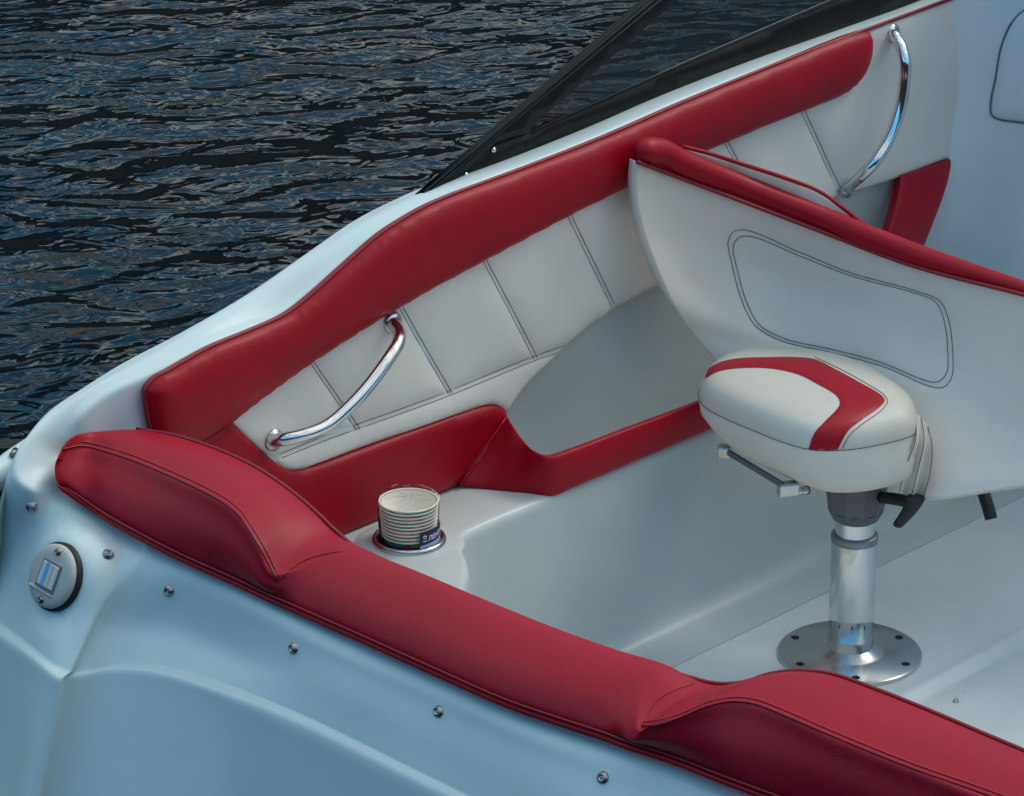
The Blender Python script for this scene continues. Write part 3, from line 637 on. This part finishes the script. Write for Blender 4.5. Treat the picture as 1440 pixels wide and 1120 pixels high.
# pedestal
ped = lathe('pedestal_post', [(.0298, .0118), (.0305, .0128), (.0305, .1), (.0305, .174), (.0298, .1765), (.0262, .1765), (.0262, .205)], ALU, seat, seg=48)
autosmooth(ped, 40)
col_pts = []
lathe('collar', [(.0306, .168), (.0312, .1685), (.0313, .1765), (.0306, .1778), (.0264, .1778)], mat('dark_collar', (.38, .38, .41), .4, .8, var=.45), ped, seg=48)
fl = autosmooth(lathe('floor_flange', [(.0300, .0150), (.0312, .0142), (.0455, .0074), (.0470, .0070), (.0935, .0062), (.0958, .0048), (.0962, .0)], BRUSH, seat, seg=72), 50)
for k in range(6):
    w = R(60 * k + 14); q = V3(math.cos(w) * .081, math.sin(w) * .081, .0069)
    lathe('bolt_hole', [(0, .0004), (.0046, .0004), (.0056, -.0002)], DARK, fl, q, None, 18)  # raised black discs imitate the shade of empty holes
hs = autosmooth(lathe('swivel_housing', [(.0, .2), (.024, .2), (.0325, .203), (.0365, .212), (.0395, .235), (.041, .26), (.041, .285)], CAST, seat, seg=10), 25)
lathe('housing_skirt', [(.027, .199), (.0315, .2025), (.036, .214)], CAST, hs, seg=40)
# cushion: plan outline of the side seam, stacked rings
seam_px = [(983, 552), (990, 572), (1022, 590), (1060, 606), (1100, 622), (1142, 633), (1190, 633), (1240, 625), (1284, 612), (1291, 596), (1286, 580), (1262, 560), (1225, 538), (1180, 522), (1130, 513), (1080, 510), (1035, 512), (1002, 525)]
ZS = .350
pl = [P(x, y, Z=ZS) for x, y in seam_px]; cxy = sum(pl, V3(0, 0, 0)) / len(pl)
pl = [Vector(p) for p in cat(pl, 5, True)]
def cring(s, z, dx=0, dy=0): return [V3(cxy.x + (p.x - cxy.x) * s + dx, cxy.y + (p.y - cxy.y) * s + dy, z) for p in pl]
def rings(name, rs, m_, parent, cap=True):
    V = [p for r_ in rs for p in r_]; n = len(rs[0]); F = []
    for i in range(len(rs) - 1):
        for k in range(n): F.append((i * n + k, i * n + (k + 1) % n, (i + 1) * n + (k + 1) % n, (i + 1) * n + k))
    return obj(name, V, F, m_, parent)
skirt = rings('cushion_skirt', [cring(.3, .284, .04, .0), cring(.61, .283, .040, 0), cring(.745, .286, .036, 0), cring(.855, .297, .025, 0), cring(.945, .315, .012, 0), cring(.995, .332, .002), cring(1.0, .345), cring(.999, ZS)], GREYB, seat)
prof = [(.999, ZS), (.996, .356), (.985, .3625), (.965, .369), (.93, .3755), (.88, .3805), (.80, .385), (.70, .388), (.55, .3905), (.35, .392), (.15, .3925), (.0, .3925)]
cush = rings('seat_cushion', [cring(*p) for p in prof], WHITEV, seat)
T_c = bvh(cush)
cup_edge = [p + V3(0, 0, 0) for p in cring(1.003, ZS)]
tube('seam', cup_edge + [cup_edge[0]], .0005, THREAD, cush, 5, 0)
chev = [(984, 540, 1), (992, 524), (1008, 512), (1035, 505), (1080, 503), (1120, 503), (1146, 506), (1175, 520), (1210, 539), (1240, 557), (1244, 564), (1238, 572), (1210, 592), (1192, 607), (1178, 632, 1), (1157, 634), (1137, 632, 1), (1145, 610), (1160, 593), (1176, 577), (1181, 568), (1177, 558), (1150, 541), (1122, 527), (1085, 519), (1045, 518), (1010, 523), (992, 533)]
chv = draped('red_stripe', chev, T_c, RED, cush, step=6, lift=.0007, H=.0012, r=5)
tubes('stitching', [on(T_c, [(1146, 503), (1180, 519), (1215, 538), (1243, 556), (1248, 565), (1240, 577), (1212, 597), (1196, 611), (1184, 631)], 5, .0006)], .00045, THREAD, cush, 5, 1)
# backrest shell
rows = [[(896, 228, -.108), (960, 252, -.03), (1050, 286, .05), (1160, 328, .11), (1280, 373, .145), (1440, 415, .15), (1580, 452, .13)],
        [(894, 262, -.108), (964, 290, -.022), (1054, 322, .055), (1164, 363, .115), (1284, 405, .146), (1440, 446, .15), (1580, 484, .13)],
        [(903, 318, -.10), (974, 345, -.012), (1062, 375, .062), (1172, 412, .118), (1290, 452, .142), (1440, 490, .147), (1580, 525, .13)],
        [(922, 372, -.085), (998, 405, .0), (1084, 430, .065), (1184, 462, .112), (1298, 505, .128), (1440, 548, .14), (1580, 575, .125)],
        [(948, 430, -.065), (1026, 455, .008), (1110, 480, .068), (1198, 520, .10), (1303, 565, .10), (1440, 605, .127), (1580, 620, .12)],
        [(975, 470, -.035), (1045, 490, .02), (1130, 520, .07), (1215, 570, .085), (1311, 625, .06), (1440, 650, .105), (1580, 655, .105)],
        [(1003, 503, -.012), (1070, 525, .03), (1150, 560, .065), (1225, 610, .07), (1308, 668, .03), (1440, 672, .09), (1580, 672, .095)],
        [(1012, 512, -.008), (1080, 540, .03), (1160, 590, .06), (1232, 640, .055), (1297, 698, .012), (1440, 683, .085), (1580, 680, .09)]]
cols = [[P(x, y, Y=Y_) for x, y, Y_ in col] for col in zip(*rows)]
back = grid('backrest', cols, GREYB, seat, nc=22, nr=13)
rect = [(1024, 340), (1032, 326), (1050, 324), (1120, 353), (1200, 385), (1290, 410), (1322, 424), (1334, 450), (1340, 500), (1338, 532), (1326, 545), (1310, 544), (1240, 515), (1170, 496), (1098, 479), (1062, 458), (1044, 425), (1030, 375)]
T_b0 = bvh(back); rp = np.array([tuple(p) for p in on(T_b0, rect, 5, 0, True)])
for v_ in back.data.vertices:            # stitched groove and soft pad of the inset panel
    q = np.array(v_.co); a_ = rp[:-1]; ab = rp[1:] - a_
    t_ = np.clip(((q - a_) * ab).sum(1) / (ab * ab).sum(1), 0, 1); d_ = np.linalg.norm(q - (a_ + t_[:, None] * ab), axis=1).min()
    if d_ < .03:
        nn = v_.normal if v_.normal.dot(CAM - v_.co) > 0 else -v_.normal
        v_.co -= nn * .0028 * math.exp(-(d_ / .0065) ** 1.2)
mod = back.modifiers.new('thickness', 'SOLIDIFY'); mod.thickness = .016
T_b = bvh(back)
# make sure the solid grows away from the viewer
fc = back.data.polygons[len(back.data.polygons) // 3]
facing = fc.normal.dot(CAM - fc.center) > 0
mod.offset = -1 if facing else 1
cxr = np.mean([p[0] for p in rect]); cyr = np.mean([p[1] for p in rect])
tubes('stitching', [on(T_b, rect, 6, .0006, True), on(T_b, [(cxr + (x - cxr) * .955, cyr + (y - cyr) * .925) for x, y in rect], 6, .0006, True)], .00045, THREAD, back, 5, 1)
# rolled red rim of the backrest
rc = [(897, 221, -.112), (906, 214, -.102), (925, 214, -.075), (960, 231, -.035), (1050, 267, .05), (1155, 308, .107), (1210, 330, .122), (1290, 360, .143), (1440, 407, .150), (1580, 449, .13)]
wd = [.0105, .0175, .019, .019, .018, .017, .0165, .0155, .0105, .007]
path = cat([P(x, y, Y=Y_ + .012) for x, y, Y_ in rc], 6); wdi = [float(w[0]) for w in cat([(w,) for w in wd], 6)]
Vv, Ff = sweep_data(path, lambda t_: wdi[min(len(wdi) - 1, int(round(t_ * (len(wdi) - 1))))], 18)
roll = obj('backrest_roll', Vv, Ff, RED, seat)
T_r = bvh(roll)
tube('piping', [P(x, y, Y=Y_ - .004) for x, y, Y_ in rows[0]], .0028, REDP, roll, 8, 6)
# pale band and outer piping of the backrest's far side
up_ = [(958, 208, -.02), (1000, 219, .02), (1040, 232, .055), (1110, 255, .10), (1150, 271, .125), (1180, 291, .14), (1215, 318, .145)]
lo_ = [(958, 222, -.015), (1000, 236, .03), (1045, 258, .065), (1100, 281, .10), (1150, 300, .125), (1180, 314, .14), (1215, 330, .148)]
cols = [[P(l[0], l[1], Y=l[2]), P(u_[0], u_[1], Y=u_[2]).lerp(P(l[0], l[1], Y=l[2]), .45) + V3(0, 0, .002), P(*u_[:2], Y=u_[2]), P(*u_[:2], Y=u_[2]) + V3(-.004, .012, -.03), P(*u_[:2], Y=u_[2]) + V3(-.004, .01, -.1)] for u_, l in zip(up_, lo_)]
band = grid('far_side_band', cols, mat('cream_band', (.88, .80, .64), .5, var=.03), seat, nc=5, nr=4)
tube('piping', [P(u_[0], u_[1] - 2, Y=u_[2] + .002) for u_ in up_] , .0032, RED, band, 8, 5)
T_bd = bvh(band)
# pleated gusset between cushion and backrest
top_ = [(1283, 584), (1288, 582), (1292, 584), (1296, 587), (1300, 592), (1306, 600)]
md1 = [(1281, 625), (1288, 620), (1294, 620), (1300, 622), (1306, 624), (1312, 630)]
md2 = [(1266, 655), (1275, 655), (1285, 656), (1292, 658), (1300, 660), (1309, 665)]
bt = [(1254, 690), (1265, 693), (1274, 697), (1282, 699), (1290, 702), (1299, 701)]
cols = []
for i in range(6):
    k = .0 if i % 2 == 0 else .010
    cols.append([P(*top_[i], Y=.02 - k * .3 + i * .004), P(*md1[i], Y=-.01 - k + i * .007), P(*md2[i], Y=-.02 - k + i * .007), P(*bt[i], Y=-.022 - k + i * .007)])
c3 = []
for a, b_ in zip(cols[:-1], cols[1:]): c3 += [a]
gus = grid('pleated_gusset', cols, GREYB, seat, nc=5, nr=5)
tubes('stitching', [[p + V3(.001, -.002, .001) for p in cols[1]], [p + V3(.001, -.002, .001) for p in cols[3]], [p + V3(.001, -.003, .001) for p in cols[5]]], .0006, THREAD, gus, 5, 5)
# slide rail with brackets
def rod_box(name, a, b_, w_, h_, m_, parent):
    t_ = (b_ - a).normalized(); s = t_.cross(V3(0, 0, 1)).normalized(); u_ = s.cross(t_); V = []
    for p in (a, b_):
        for i, j in ((-1, -1), (1, -1), (1, 1), (-1, 1)): V.append(p + s * i * w_ / 2 + u_ * j * h_ / 2)
    o = obj(name, V, [(0, 1, 2, 3), (7, 6, 5, 4), (0, 4, 5, 1), (1, 5, 6, 2), (2, 6, 7, 3), (3, 7, 4, 0)], m_, parent, False)
    bv = o.modifiers.new('bevel', 'BEVEL'); bv.width = min(w_, h_) * .15; bv.segments = 2
    return o
a, b_ = P(1012, 629, Z=.291), P(1100, 682, Z=.283)
rail = rod_box('slide_rail', a, b_, .006, .007, CAST, seat)
rod_box('rail_bracket', P(1010, 634, Z=.288), P(1028, 636, Z=.288), .018, .016, BRUSH, rail)
rod_box('rail_bracket', P(1094, 689, Z=.276), P(1122, 686, Z=.276), .016, .018, BRUSH, rail)
tube('latch_rod', [P(1096, 696, Z=.268), P(1118, 692, Z=.268), P(1136, 689, Z=.268)], .0042, STEEL, rail, 12, 2)
tube('latch_nut', [P(1128, 691, Z=.268), P(1137, 689, Z=.268)], .0058, BRUSH, rail, 6, 1)
# black levers
for pts, rad in (([(1240, 700, .0), (1258, 702, -.005), (1275, 706, -.01), (1284, 712, -.012)], .008),):
    lev = tube('lever', [P(x, y, Y=Y_) for x, y, Y_ in pts], rad, RUB, seat, 12, 3)
tube('lever_paddle', [P(1288, 700, Y=-.012), P(1283, 712, Y=-.014), P(1273, 726, Y=-.016), P(1263, 738, Y=-.018)], lambda t_: .0165 - .007 * t_, RUB, lev, 14, 4, .6)
tube('lever', [V3(.0, .02, .262), V3(.06, .07, .266), P(1366, 655, Y=.125), P(1374, 664, Y=.125), P(1382, 690, Y=.12), P(1389, 712, Y=.115), P(1394, 730, Y=.112)], lambda t_: (.007 if t_ < .4 else .0125) - .001 * t_, RUB, seat, 14, 4, .7)
